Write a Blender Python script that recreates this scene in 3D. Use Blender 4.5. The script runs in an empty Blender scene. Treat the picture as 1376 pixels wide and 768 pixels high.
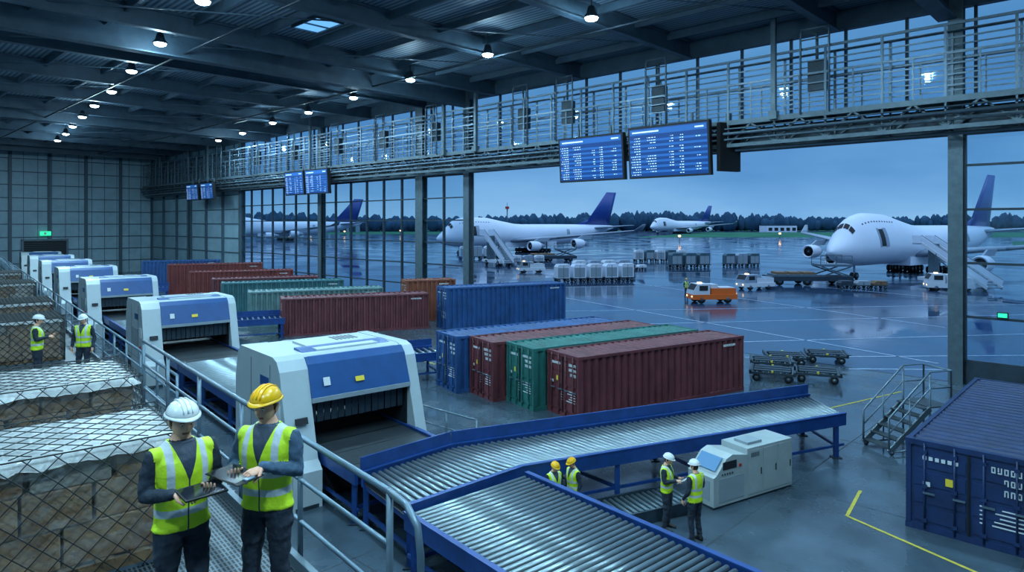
import bpy, math, random
from mathutils import noise as mnoise
from mathutils import Vector, Matrix
random.seed(7)
def lin(c):
    return tuple(((x/255)/12.92 if x/255<=.04045 else ((x/255+.055)/1.055)**2.4) for x in c)
# ---------------------------------------------------------------- materials
def M(name,col,rough=.5,metal=0,var=0,scale=3,bump=0,bscale=25,emit=0,stretch=(1,1,1),col2=None,spec=None):
    m=bpy.data.materials.new(name); m.use_nodes=True
    nt=m.node_tree; b=nt.nodes['Principled BSDF']
    c=lin(col)+(1,)
    b.inputs['Base Color'].default_value=c
    b.inputs['Roughness'].default_value=rough; b.inputs['Metallic'].default_value=metal
    if spec is not None: b.inputs['Specular IOR Level'].default_value=spec
    if emit:
        b.inputs['Emission Color'].default_value=c; b.inputs['Emission Strength'].default_value=emit
    if var or bump or col2:
        tc=nt.nodes.new('ShaderNodeTexCoord'); mp=nt.nodes.new('ShaderNodeMapping')
        mp.inputs['Scale'].default_value=stretch
        nt.links.new(tc.outputs['Object'],mp.inputs['Vector'])
    if var or col2:
        n=nt.nodes.new('ShaderNodeTexNoise'); n.inputs['Scale'].default_value=scale; n.inputs['Detail'].default_value=6
        n.inputs['Roughness'].default_value=.65
        nt.links.new(mp.outputs[0],n.inputs['Vector'])
        r=nt.nodes.new('ShaderNodeValToRGB')
        r.color_ramp.elements[0].position=.36; r.color_ramp.elements[1].position=.66
        lo=tuple(x*(1-var) for x in c[:3])+(1,); hi=tuple(min(1,x*(1+var)) for x in c[:3])+(1,)
        if col2: hi=lin(col2)+(1,)
        r.color_ramp.elements[0].color=lo; r.color_ramp.elements[1].color=hi
        nt.links.new(n.outputs['Fac'],r.inputs['Fac']); nt.links.new(r.outputs[0],b.inputs['Base Color'])
    if bump:
        n2=nt.nodes.new('ShaderNodeTexNoise'); n2.inputs['Scale'].default_value=bscale; n2.inputs['Detail'].default_value=4
        nt.links.new(mp.outputs[0],n2.inputs['Vector'])
        bp=nt.nodes.new('ShaderNodeBump'); bp.inputs['Strength'].default_value=bump; bp.inputs['Distance'].default_value=.03
        nt.links.new(n2.outputs['Fac'],bp.inputs['Height']); nt.links.new(bp.outputs[0],b.inputs['Normal'])
    return m
STEEL=M('steel_grey',(88,106,116),.45,.4,.15)
STEELD=M('steel_dark',(46,62,74),.5,.3,.2)
BEAM=M('roof_beam_paint',(66,88,104),.55,.1,.2,1)
GALV=M('galvanised',(104,124,138),.4,.5,.12)
WHITE=M('machine_white',(172,186,192),.35,0,.04,1.5)
GREYP=M('machine_grey',(140,154,162),.45,0,.06)
BLUE=M('machine_blue',(26,76,134),.4,0,.12,1.5)
BLUEF=M('frame_blue',(26,66,130),.4,.1,.2)
BLACK=M('black_rubber',(14,17,20),.6)
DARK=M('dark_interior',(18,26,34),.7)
BELT=M('belt_rubber',(44,52,58),.55,0,.2,6,.1)
ROLL=M('roller_steel',(138,154,162),.33,.7,.1)
YEL=M('paint_yellow',(190,176,60),.6,0,.2,8)
LWHITE=M('paint_line_white',(150,175,200),.5,0,.3,3)
LABEL=M('label_yellow',(225,200,60),.5)
LABW=M('label_white',(205,212,215),.5)
RED=M('signal_red',(190,40,30),.5)
CARD=M('cargo_wrapped',(142,130,116),.35,0,.15,2.2,.5,7,col2=(188,184,176))
CARD2=M('cargo_box_brown',(134,98,68),.45,0,.2,4,.4,9,col2=(170,140,108))
PLAST=M('cargo_plastic_cover',(166,170,170),.25,0,.18,3,.8,9)
NET=M('cargo_net',(34,40,42),.7)
WOOD=M('pallet_wood',(120,96,70),.7,0,.3,6)
SKIN=M('skin',(222,170,144),.5,0,.05,12,spec=.3)
HAIR=M('hair_dark',(58,42,34),.8,0,.3,60)
LIP=M('lip',(150,84,76),.5)
EYEW=M('eye_white',(225,225,222),.3)
JACK=M('jacket_navy',(30,42,56),.85,0,.2,9,.6,14)
SHIRT=M('shirt_blue',(66,92,116),.85,0,.2,9,.6,14)
TROU=M('trousers_dark',(34,44,58),.9,0,.25,8,.6,12)
BOOT=M('boot',(20,20,22),.6)
HW=M('helmet_white',(222,226,226),.25)
HY=M('helmet_yellow',(238,180,16),.28)
SCREENB=M('tablet_glass',(16,22,30),.12)
# ---------------------------------------------------------------- mesh builder
class MB:
    def __init__(s): s.V=[];s.F=[];s.I=[];s.S=[];s.mats=[]
    def mi(s,m):
        if m not in s.mats: s.mats.append(m)
        return s.mats.index(m)
    def add(s,vs,fs,m,sm=False,T=None):
        o=len(s.V); k=s.mi(m)
        for v in vs:
            v=Vector(v)
            s.V.append(T@v if T is not None else v)
        for f in fs:
            s.F.append([i+o for i in f]); s.I.append(k); s.S.append(sm)
    def bx(s,x0,x1,y0,y1,z0,z1,m,T=None):
        s.add([(x0,y0,z0),(x1,y0,z0),(x1,y1,z0),(x0,y1,z0),(x0,y0,z1),(x1,y0,z1),(x1,y1,z1),(x0,y1,z1)],
          [(0,3,2,1),(4,5,6,7),(0,1,5,4),(1,2,6,5),(2,3,7,6),(3,0,4,7)],m,False,T)
    def beam(s,p,q,w,h,m):
        p=Vector(p);q=Vector(q);t=(q-p)
        if t.length<1e-6:return
        t.normalize(); up=Vector((0,0,1))
        if abs(t.z)>.98: up=Vector((1,0,0))
        a=t.cross(up).normalized()*w/2; b=a.cross(t).normalized()*h/2
        vs=[p-a-b,p+a-b,p+a+b,p-a+b,q-a-b,q+a-b,q+a+b,q-a+b]
        s.add(vs,[(0,1,2,3),(7,6,5,4),(0,4,5,1),(1,5,6,2),(2,6,7,3),(3,7,4,0)],m)
    def loft(s,rings,m,cap=True,sm=True,T=None):
        n=len(rings[0]); vs=[v for r in rings for v in r]; fs=[]
        for i in range(len(rings)-1):
            for j in range(n):
                k=(j+1)%n
                fs.append((i*n+j,i*n+k,(i+1)*n+k,(i+1)*n+j))
        if cap:
            fs.append(tuple(range(n-1,-1,-1))); fs.append(tuple((len(rings)-1)*n+j for j in range(n)))
        s.add(vs,fs,m,sm,T)
    def tube(s,pts,r,m,n=8,sm=True,round_=False,flat=None):
        pts=[Vector(p) for p in pts]
        rr=list(r) if hasattr(r,'__len__') else [r]*len(pts)
        if round_:
            t0=(pts[0]-pts[1]).normalized(); t1=(pts[-1]-pts[-2]).normalized()
            pre=[pts[0]+t0*rr[0]*.95,pts[0]+t0*rr[0]*.6]; post=[pts[-1]+t1*rr[-1]*.6,pts[-1]+t1*rr[-1]*.95]
            r0,r1=rr[0],rr[-1]
            pts=pre+pts+post; rr=[r0*.3,r0*.8]+rr+[r1*.8,r1*.3]
        rings=[];ref=None
        for i,p in enumerate(pts):
            t=(pts[min(i+1,len(pts)-1)]-pts[max(i-1,0)]).normalized()
            if ref is None:
                ref=Vector((0,0,1)) if abs(t.z)<.9 else Vector((1,0,0))
                a=t.cross(ref).normalized()
            else:
                a=(a-t*a.dot(t)).normalized()
            b=t.cross(a)
            fl=1 if flat is None else flat
            rings.append([p+(a*math.cos(2*math.pi*j/n)+b*math.sin(2*math.pi*j/n)*fl)*rr[i] for j in range(n)])
        s.loft(rings,m,True,sm)
    def prism(s,poly,y0,y1,m,T=None):  # poly in (x,z)
        n=len(poly)
        vs=[(x,y0,z) for x,z in poly]+[(x,y1,z) for x,z in poly]
        fs=[tuple(range(n)),tuple(range(2*n-1,n-1,-1))]+[(i,i+n,(i+1)%n+n,(i+1)%n) for i in range(n)]
        s.add(vs,fs,m,False,T)
    def wheel(s,c,r,w,m,T=None,n=16):
        c=Vector(c)
        ring=lambda y,rr:[c+Vector((rr*math.cos(2*math.pi*j/n),y,rr*math.sin(2*math.pi*j/n))) for j in range(n)]
        s.loft([ring(-w/2,r*.9),ring(-w/2+w*.12,r),ring(w/2-w*.12,r),ring(w/2,r*.9)],m,T=T)
        s.loft([ring(-w/2-.01,r*.45),ring(w/2+.01,r*.45)],GALV,T=T)
    def build(s,name,loc=(0,0,0),yaw=0,parent=None,mat=None,fix=False):
        me=bpy.data.meshes.new(name); me.from_pydata([tuple(v) for v in s.V],[],s.F)
        for m in s.mats: me.materials.append(m)
        me.polygons.foreach_set('material_index',s.I); me.polygons.foreach_set('use_smooth',s.S)
        me.update()
        if fix:
            import bmesh
            b=bmesh.new(); b.from_mesh(me); bmesh.ops.recalc_face_normals(b,faces=b.faces); b.to_mesh(me); b.free()
        o=bpy.data.objects.new(name,me); bpy.context.collection.objects.link(o)
        if mat is not None: o.matrix_world=mat
        else:
            o.location=loc; o.rotation_euler=(0,0,yaw)
        if parent: o.parent=parent
        return o
def empty(name,loc,yaw=0):
    e=bpy.data.objects.new(name,None); e.empty_display_size=.2
    bpy.context.collection.objects.link(e); e.location=loc; e.rotation_euler=(0,0,yaw); return e
def yaw(d): return math.atan2(d[1],d[0])

# ---------------------------------------------------------------- frames
P0=(18.4,27.7,0); YB=yaw((-.7215,.6924))      # building: x along facade (away), y into hall
LM=(-3.77,17.08,0); YM=yaw((-.64,.765))       # scanner line: x away, y to the left
D=Vector((-.64,.765,0)).normalized(); E=Vector((.765,.64,0)).normalized()
def W(a,b,z=0):
    return Vector((P0[0]-.7215*a-.6924*b,P0[1]+.6924*a-.7215*b,z))
# ---------------------------------------------------------------- camera
cam=bpy.data.cameras.new('camera'); co=bpy.data.objects.new('camera',cam); bpy.context.collection.objects.link(co)
co.location=(0,0,6.9); co.rotation_euler=(math.pi/2,0,0)
cam.sensor_width=36; cam.lens=900/1376*36; cam.shift_y=-84/1376; cam.clip_end=4000; cam.clip_start=.1
bpy.context.scene.camera=co
# ---------------------------------------------------------------- world
w=bpy.data.worlds.new('dusk_sky'); bpy.context.scene.world=w; w.use_nodes=True; nt=w.node_tree
bg=nt.nodes['Background']; tc=nt.nodes.new('ShaderNodeTexCoord'); sp=nt.nodes.new('ShaderNodeSeparateXYZ')
nt.links.new(tc.outputs['Generated'],sp.inputs[0])
nz=nt.nodes.new('ShaderNodeTexNoise'); nz.inputs['Scale'].default_value=2.2; nz.inputs['Detail'].default_value=6
mp=nt.nodes.new('ShaderNodeMapping'); mp.inputs['Scale'].default_value=(1,1,4); nt.links.new(tc.outputs['Generated'],mp.inputs[0]); nt.links.new(mp.outputs[0],nz.inputs['Vector'])
ma=nt.nodes.new('ShaderNodeMath'); ma.operation='MULTIPLY_ADD'; ma.inputs[1].default_value=.3
nt.links.new(nz.outputs['Fac'],ma.inputs[0]); nt.links.new(sp.outputs['Z'],ma.inputs[2])
rp=nt.nodes.new('ShaderNodeValToRGB'); e=rp.color_ramp.elements
e[0].position=.12; e[0].color=lin((132,182,224))+(1,)
e[1].position=1; e[1].color=(.75,1.15,1.7,1)
x=e.new(.18); x.color=lin((108,162,212))+(1,)
x=e.new(.27); x.color=lin((80,136,192))+(1,)
x=e.new(.41); x.color=lin((100,156,208))+(1,)
nt.links.new(ma.outputs[0],rp.inputs[0]); nt.links.new(rp.outputs[0],bg.inputs[0]); bg.inputs[1].default_value=1.15
# ---------------------------------------------------------------- ground & floor
def floor_mat():
    m=M('hall_concrete',(64,80,92),.3,0,.35,.35)
    nt=m.node_tree; b=nt.nodes['Principled BSDF']
    n=nt.nodes.new('ShaderNodeTexNoise'); n.inputs['Scale'].default_value=.8; n.inputs['Detail'].default_value=7
    tc=nt.nodes.new('ShaderNodeTexCoord'); nt.links.new(tc.outputs['Object'],n.inputs['Vector'])
    r=nt.nodes.new('ShaderNodeMapRange'); r.inputs[1].default_value=.35; r.inputs[2].default_value=.65; r.inputs[3].default_value=.1; r.inputs[4].default_value=.36
    nt.links.new(n.outputs['Fac'],r.inputs[0]); nt.links.new(r.outputs[0],b.inputs['Roughness'])
    return m
def tarmac_mat():
    m=M('wet_tarmac',(44,66,92),.2,0,.3,.08)
    nt=m.node_tree; b=nt.nodes['Principled BSDF']
    n=nt.nodes.new('ShaderNodeTexNoise'); n.inputs['Scale'].default_value=.12; n.inputs['Detail'].default_value=8
    tc=nt.nodes.new('ShaderNodeTexCoord'); nt.links.new(tc.outputs['Object'],n.inputs['Vector'])
    r=nt.nodes.new('ShaderNodeMapRange'); r.inputs[1].default_value=.38; r.inputs[2].default_value=.62; r.inputs[3].default_value=.02; r.inputs[4].default_value=.22
    nt.links.new(n.outputs['Fac'],r.inputs[0]); nt.links.new(r.outputs[0],b.inputs['Roughness'])
    n2=nt.nodes.new('ShaderNodeTexNoise'); n2.inputs['Scale'].default_value=1.3; n2.inputs['Detail'].default_value=3
    nt.links.new(tc.outputs['Object'],n2.inputs['Vector'])
    bp=nt.nodes.new('ShaderNodeBump'); bp.inputs['Strength'].default_value=.06; bp.inputs['Distance'].default_value=.04
    nt.links.new(n2.outputs['Fac'],bp.inputs['Height']); nt.links.new(bp.outputs[0],b.inputs['Normal'])
    return m
FL=floor_mat(); TAR=tarmac_mat()
b=MB(); b.bx(-30,100.4,-1.7,45.3,-.3,0,FL)
JO=M('floor_joint',(46,58,66),.8)
for i in range(0,26): b.bx(-29+5*i,-28.97+5*i,-1.7,45,-.01,.002,JO)
for i in range(0,9): b.bx(-30,100,.0+5*i,.03+5*i,-.01,.002,JO)
b.bx(-30,100,-1.7,-1.55,-.01,.006,STEELD)
b.build('floor',P0,YB)
b=MB(); b.bx(-1800,1800,-2500,-1.7,-.5,0,TAR); b.bx(100.4,1800,-1.7,200,-.5,0,TAR)
b.build('wet_apron_ground',P0,YB)
GRASS=M('grass',(62,112,92),1,0,.25,.05,spec=0)
def flat(name,polys,mat,z1=.006):
    b=MB()
    for p in polys:
        n=len(p)
        b.add([(x,y,z1) for x,y in p],[tuple(range(n))],mat)
    return b.build(name)
flat('grass_verge',[[(60,330),(900,330),(1100,520),(150,520)],[(150,200),(420,200),(460,255),(190,255)],[(-900,420),(20,420),(80,560),(-900,560)],[(-900,620),(2200,620),(2200,900),(-900,900)],[(200,150),(420,130),(420,165),(215,175)]],GRASS,z1=.02)
def strip(b,p,q,wd,m,z=.008):
    p=Vector((p[0],p[1],0));q=Vector((q[0],q[1],0));n=(q-p).normalized().cross(Vector((0,0,1)))*wd/2
    Z=Vector((0,0,z)); b.add([p-n+Z,p+n+Z,q+n+Z,q-n+Z],[(0,1,2,3)],m)
b=MB()
for p,q in [((5,62),(21,33)),((14,77.6),(28.7,44.4)),((24,88),(46,52)),((0,52.2),(70,60)),((3,45),(60,54)),((10,38.5),(40,43)),((-10,70),(80,84)),
            ((12,34.5),(40,35.5)),((34,98),(60,70)),((-30,110),(160,140)),((-20,90),(60,98)),((44,60),(50,36)),((-60,210),(200,230)),((16,31.8),(34,31))]:
    strip(b,p,q,.16,LWHITE)
b.build('apron_marking_lines')
b=MB()
for p,q in [((9.0,17.3),(7.9,15.8)),((7.9,15.8),(9.6,12.4)),((11.5,24.8),(16,27.5)),((-2,22.0),(0.8,20.4)),((-6,35),(-2.2,31.4)),((-3,21.2),(-9,28.5)),((5.5,22.7),(9.5,24.5)),((9.6,12.4),(7,8))]:
    strip(b,p,q,.08,YEL)
b.build('floor_marking_lines')
# ---------------------------------------------------------------- hall shell
def deck_mat():
    m=M('roof_deck',(74,98,116),.6,.1)
    nt=m.node_tree; b=nt.nodes['Principled BSDF']; tc=nt.nodes.new('ShaderNodeTexCoord')
    wv=nt.nodes.new('ShaderNodeTexWave'); wv.bands_direction='Y'; wv.inputs['Scale'].default_value=1.1
    nt.links.new(tc.outputs['Object'],wv.inputs['Vector'])
    r=nt.nodes.new('ShaderNodeValToRGB'); r.color_ramp.elements[0].color=lin((56,76,92))+(1,); r.color_ramp.elements[1].color=lin((128,154,172))+(1,)
    nt.links.new(wv.outputs['Fac'],r.inputs[0]); nt.links.new(r.outputs[0],b.inputs['Base Color']); return m
b=MB(); b.bx(-30,100.4,-1.9,45.3,17.15,17.4,deck_mat()); b.build('ceiling',P0,YB)
b=MB()
for i in range(17):
    a=-26+7.8*i
    b.bx(a-.2,a+.2,-1.4,45,16.15,16.22,BEAM); b.bx(a-.04,a+.04,-1.4,45,16.2,17.05,BEAM); b.bx(a-.2,a+.2,-1.4,45,17.02,17.14,BEAM)
for j in range(15):
    y=1+3.1*j
    b.bx(-30,100,y-.08,y+.08,16.72,17.1,BEAM)
for a in (0.6,31.7,63,94):   # heavier girders
    b.bx(a-.35,a+.35,-1.4,45,15.7,15.8,BEAM); b.bx(a-.07,a+.07,-1.4,45,15.8,16.9,BEAM)
for i in range(16):
    a=-26+7.8*i
    for y in (1,13.4,25.8):
        b.beam((a,y,16.5),(a+7.8,y+12.4,16.5),.06,.06,BEAM)
for y in (7,19,31):
    b.tube([(-29,y,16.0),(99,y,16.0)],.06,STEELD,6)
b.build('roof_beams',P0,YB)
CLAD=M('wall_cladding',(136,164,178),.5,.05,.12,.6)
CLADD=M('wall_cladding_rib',(62,84,98),.5,.1,.1)
def cladwall(name,x0,x1,y,z0,z1):
    b=MB()
    b.bx(y,y+.3,x0,x1,z0,z1,CLAD)
    n=int((x1-x0)/4.6)+1
    for i in range(n+1):
        x=x0+(x1-x0)*i/n; b.bx(y-.3,y,x-.18,x+.18,z0,z1,CLADD)
    z=z0+1.7
    while z<z1: b.bx(y-.08,y,x0,x1,z-.06,z+.06,CLADD); z+=1.7
    x=x0
    while x<x1: b.bx(y-.03,y,x-.03,x+.03,z0,z1,CLADD); x+=1.55
    return b.build(name,P0,YB)
cladwall('wall_back',-1.6,45,100.1,0,17.1)
b=MB(); b.bx(-30,100.4,45,45.3,0,17.15,CLAD); b.build('wall_left',P0,YB)
b=MB(); b.bx(-30.3,-30,-1.6,45.3,0,17.15,CLAD); b.build('wall_near',P0,YB)
b=MB()
def icol(a,y,w_,z0,z1):
    b.bx(a-w_/2,a+w_/2,y-.28,y-.22,z0,z1,STEEL); b.bx(a-w_/2,a+w_/2,y+.22,y+.28,z0,z1,STEEL); b.bx(a-.05,a+.05,y-.24,y+.24,z0,z1,STEEL)
for a,ww in ((.3,.55),(31.6,.6),(37.3,.9),(52.8,.6),(70.4,.6),(86,.5),(-14,.5)):
    icol(a,-1.6,ww,0,17.1)
b.bx(-30,100,-1.75,-1.45,10.7,11.9,STEELD)
b.bx(-30,100,-1.8,-1.4,16.2,17.15,BEAM)
b.bx(-30,100,-1.7,-1.5,14.0,14.12,STEELD)
b.bx(-30,.3,-1.7,-1.5,0,1.0,STEELD); b.bx(31.6,70.4,-1.7,-1.5,0,.5,STEELD)
a=-29
while a<100:
    b.bx(a-.06,a+.06,-1.68,-1.52,11.9,16.2,STEELD); a+=2.6
def mull(a0,a1,step,zs):
    n=max(1,round((a1-a0)/step))
    for i in range(n+1):
        a=a0+(a1-a0)*i/n; b.bx(a-.07,a+.07,-1.7,-1.5,0,10.8,STEELD)
    for z in zs: b.bx(a0,a1,-1.66,-1.54,z-.05,z+.05,STEELD)
zs=[1.9+1.75*i for i in range(6)]
mull(31.6,37.3,2.85,zs); mull(37.3,52.8,2.6,zs); mull(52.8,70.4,2.6,zs); mull(-30,.0,3.0,[1.0,2.9,5.2,7.5,9.4])
b.build('wall_right',P0,YB)
b=MB(); b.bx(70.4,100.1,-1.75,-1.6,0,16.3,CLAD)
for i in range(7): b.bx(70.4+4.95*i-.15,70.4+4.95*i+.15,-1.6,-1.35,0,16.3,CLADD)
for i in range(10): b.bx(70.4,100,-1.6,-1.54,1.7*i,1.7*i+.12,CLADD)
b.build('wall_right_cladding',P0,YB)
gm=bpy.data.materials.new('window_glass'); gm.use_nodes=True; nt=gm.node_tree
nt.nodes.remove(nt.nodes['Principled BSDF']); out=nt.nodes['Material Output']
tr=nt.nodes.new('ShaderNodeBsdfTransparent'); tr.inputs[0].default_value=(.72,.84,.9,1)
gl=nt.nodes.new('ShaderNodeBsdfGlossy'); gl.inputs['Roughness'].default_value=.04; gl.inputs[0].default_value=(.8,.9,1,1)
mx=nt.nodes.new('ShaderNodeMixShader'); mx.inputs[0].default_value=.1
nt.links.new(tr.outputs[0],mx.inputs[1]); nt.links.new(gl.outputs[0],mx.inputs[2]); nt.links.new(mx.outputs[0],out.inputs[0])
def pane(name,a0,a1,z0,z1):
    b=MB(); b.add([(a0,-1.6,z0),(a1,-1.6,z0),(a1,-1.6,z1),(a0,-1.6,z1)],[(0,1,2,3)],gm); b.build(name,P0,YB)
pane('window_1',31.7,52.7,.5,10.7); pane('window_2',52.9,70.3,.5,10.7); pane('window_3',-30,.1,1,10.7); pane('window_4',-30,100,11.9,16.2)
EXIT=M('exit_green',(40,220,150),.5,emit=1.5)
b=MB(); b.bx(99.75,99.9,9.2,14,0,4.6,DARK); b.bx(99.6,99.8,9.0,9.25,0,4.8,STEEL); b.bx(99.6,99.8,13.95,14.2,0,4.8,STEEL); b.bx(99.6,99.8,9.0,14.2,4.6,4.85,STEEL)
for i in range(8): b.bx(99.68,99.78,9.3,13.9,2.4+.27*i,2.42+.27*i,STEEL)
b.build('door_1',P0,YB)
b=MB(); b.bx(99.55,99.7,11,12.2,5.3,5.85,EXIT); b.bx(99.5,99.56,11.5,11.8,5.4,5.75,LABW); b.bx(99.7,100,11.5,11.8,5.5,5.7,STEELD); b.build('exit_sign',P0,YB)
b=MB(); b.bx(-1.5,-1.2,-1.45,-1.38,3.0,3.16,EXIT); b.bx(-1.55,-1.15,-1.5,-1.44,2.95,3.21,STEELD); b.build('exit_sign',P0,YB)
SKYL=M('skylight_glow',(110,180,235),.3,emit=1.1)  # sky light put in as glow; the roof above is closed
b=MB(); b.bx(-1.2,1.2,-.7,.7,17.05,17.12,SKYL)
for x in (-1.25,0,1.2): b.bx(x,x+.06,-.75,.75,16.98,17.14,STEEL)
b.bx(-1.25,1.25,-.78,-.7,16.98,17.14,STEEL); b.bx(-1.25,1.25,.7,.78,16.98,17.14,STEEL)
b.build('skylight',(-9.96,34.26,0),YB)
# ---------------------------------------------------------------- gantry walkway
b=MB()
A0,A1=-14,99
for y in (0,-1.3):
    b.bx(A0,A1,y-.09,y+.09,10.82,11.0,STEEL); b.bx(A0,A1,y-.08,y+.08,11.95,12.2,STEEL)
    b.bx(A0,A1,y-.04,y+.04,11.45,11.52,GALV)
    a=A0
    while a<A1:
        b.beam((a,y,10.95),(a+1.2,y,12.0),.08,.08,STEEL); b.beam((a+1.2,y,12.0),(a+2.4,y,10.95),.08,.08,STEEL)
        b.bx(a-.04,a+.04,y-.05,y+.05,10.95,12,STEEL)
        b.bx(a-.05,a+.05,y-.05,y+.05,12.1,15.2,GALV)
        b.bx(a+1.17,a+1.23,y-.03,y+.03,12.1,14.0,GALV)
        a+=2.4
    for z,rr in ((12.65,.03),(13.1,.03),(13.55,.03),(14.0,.05),(14.6,.03),(15.2,.055)):
        b.bx(A0,A1,y-rr,y+rr,z-rr,z+rr,GALV)
b.bx(A0,A1,-1.3,0,12.12,12.17,STEELD)
a=A0
while a<A1:
    b.bx(a-.04,a+.04,-1.3,0,11.98,12.1,STEELD); b.bx(a-.04,a+.04,-1.3,0,10.86,10.95,STEELD); b.beam((a,-1.3,10.9),(a+2.4,0,10.9),.05,.05,STEELD); a+=2.4
for y,z,r in ((.22,11.2,.05),(.25,11.5,.08),(.2,11.75,.04),(-.5,10.7,.07)):
    b.tube([(A0,y,z),(A1,y,z)],r,GALV,8)
for a in (5.0,13.6,20.2,24,33.3,40,47,55,63,72,82,92):
    hh=16.1 if a<30 else 15.9
    for dx in (0,1.3):
        b.tube([(a+dx,.12,12.1),(a+dx,.12,hh-.15),(a+dx-.1*(1 if dx else -1),.12,hh)],.05,GALV,6)
    b.tube([(a,.12,hh),(a+1.3,.12,hh)],.05,GALV,6); b.tube([(a,.12,15.6),(a+1.3,.12,15.6)],.04,GALV,6)
    b.bx(a+.25,a+1.05,-.5,-.1,13.2,14.6,STEELD); b.tube([(a+.65,-.2,14.6),(a+.65,-.2,15.9),(a+1.0,-.2,16.0)],.07,STEEL,6)
for a in (7.6,29,32.5,52,76):
    b.bx(a-.11,a+.11,-.02,.2,12,17.1,STEEL); b.bx(a-.2,a+.2,-.1,.28,12.0,12.4,STEEL)
b.build('overhead_walkway',P0,YB)
# ---------------------------------------------------------------- flight screens
SCB=M('screen_blue',(18,54,108),.3,emit=.8); SCL=M('screen_row_blue',(34,86,150),.3,emit=.8); SCW=M('screen_text',(190,215,235),.3,emit=.9)
def screen(name,a,wd,z0,z1,y=.75):
    b=MB(); h=z1-z0; rr=random.Random(int(a*10))
    b.bx(0,wd,-.3,0,0,h,BLACK); b.bx(.1,wd-.1,0,.012,.1,h-.1,SCB)
    n=15; rh=(h-.7)/n
    b.bx(.15,wd-.15,.012,.016,h-.45,h-.15,SCL)
    b.bx(wd*.6,wd-.3,.016,.02,h-.34,h-.26,SCW); b.bx(.3,.8,.016,.02,h-.34,h-.26,SCW)
    for i in range(n):
        z=.15+i*rh
        if i%2: b.bx(.12,wd-.12,.012,.015,z,z+rh*.85,SCL)
        for x0,x1,p in ((.84,.97,1),(.64,.78,.8),(.42,.48,.7),(.3,.36,.8),(.1,.18,.5)):
            if rr.random()<p:
                x=x0*wd
                e=x0*wd+(x1-x0)*wd*rr.uniform(.5,1)
                while x<e:
                    l=rr.uniform(.05,.16); b.bx(x,min(x+l,e),.017,.021,z+rh*.3,z+rh*.58,SCW); x+=l+.06
    for x in (wd*.25,wd*.75): b.bx(x-.05,x+.05,-.5,-.2,h*.3,h*.6,STEEL); b.bx(x-.05,x+.05,-.62,-.5,h*.3,h+.5,STEEL)
    T=Matrix.Translation(W(a,y,z0))@Matrix.Rotation(YB,4,'Z')@Matrix.Rotation(math.radians(-4),4,'X')
    return b.build(name,mat=T)
screen('flight_information_screen',15.9,4.75,9.4,12.1)
screen('flight_information_screen',10.6,4.95,9.4,12.25)
screen('flight_information_screen',51.9,3.6,9.6,11.9); screen('flight_information_screen',47.6,4.0,9.6,11.9)
screen('flight_information_screen',77,3.6,9.7,11.7); screen('flight_information_screen',72.6,3.6,9.7,11.7)
b=MB(); b.bx(0,.25,-1.4,0,0,2.5,BLACK); b.bx(.0,.25,-.8,-.6,2.4,3,STEEL); b.build('screen_side_panel',mat=Matrix.Translation(W(10.2,.5,9.6))@Matrix.Rotation(YB-.35,4,'Z'))
# ---------------------------------------------------------------- lamps
LAMP=M('lamp_lens',(215,240,255),.3,emit=14)
lampme=MB()
n=16
ring=lambda z,r:[(r*math.cos(2*math.pi*j/n),r*math.sin(2*math.pi*j/n),z) for j in range(n)]
lampme.loft([ring(.5,.07),ring(.42,.16),ring(.15,.22),ring(.0,.36),ring(-.04,.36)],STEELD)
lampme.loft([ring(-.05,.3),ring(-.14,.26),ring(-.19,.14)],LAMP); lampme.tube([(0,0,.45),(0,0,1.1)],.03,STEELD,6)
lights=[(3.5,29.5),(-1.3,35.9),(-6.4,42.2),(-11.4,48.2),(-16.6,54.6),(-21.5,60.2),(-27,67.1),(-32,73),(8.5,23),(13,17),
 (-12.6,27.3),(-17.7,33.7),(-22.6,39.8),(-27.5,46),(-32.1,51.5),(-36.5,56.9),(-41,62.5),(-45.1,67.7),(-49.6,73.1),
 (-7.5,21),(-2.5,14.5),(-16,14),(3,8),(-6,6),(0,-2.5),(5,2),(-12,-1),(-28,27),(-38,40),(-50,57)]  # unseen lamps, added mainly to light the near foreground and faces
first=None
for i,(x,y) in enumerate(lights):
    if first is None: o=lampme.build('high_bay_lamp',(x,y,16.0)); first=o
    else:
        o=bpy.data.objects.new('high_bay_lamp',first.data); bpy.context.collection.objects.link(o); o.location=(x,y,16.0)
    for kind,en,dz in (('AREA',790,-.22),('POINT',250,-.45)):
        l=bpy.data.lights.new('lamp_light',kind); l.energy=en; l.color=(.50,.81,1)
        if kind=='AREA': l.shape='DISK'; l.size=.55
        else: l.shadow_soft_size=.2
        lo=bpy.data.objects.new('lamp_light',l); bpy.context.collection.objects.link(lo); lo.parent=o; lo.location=(0,0,dz)
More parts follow.
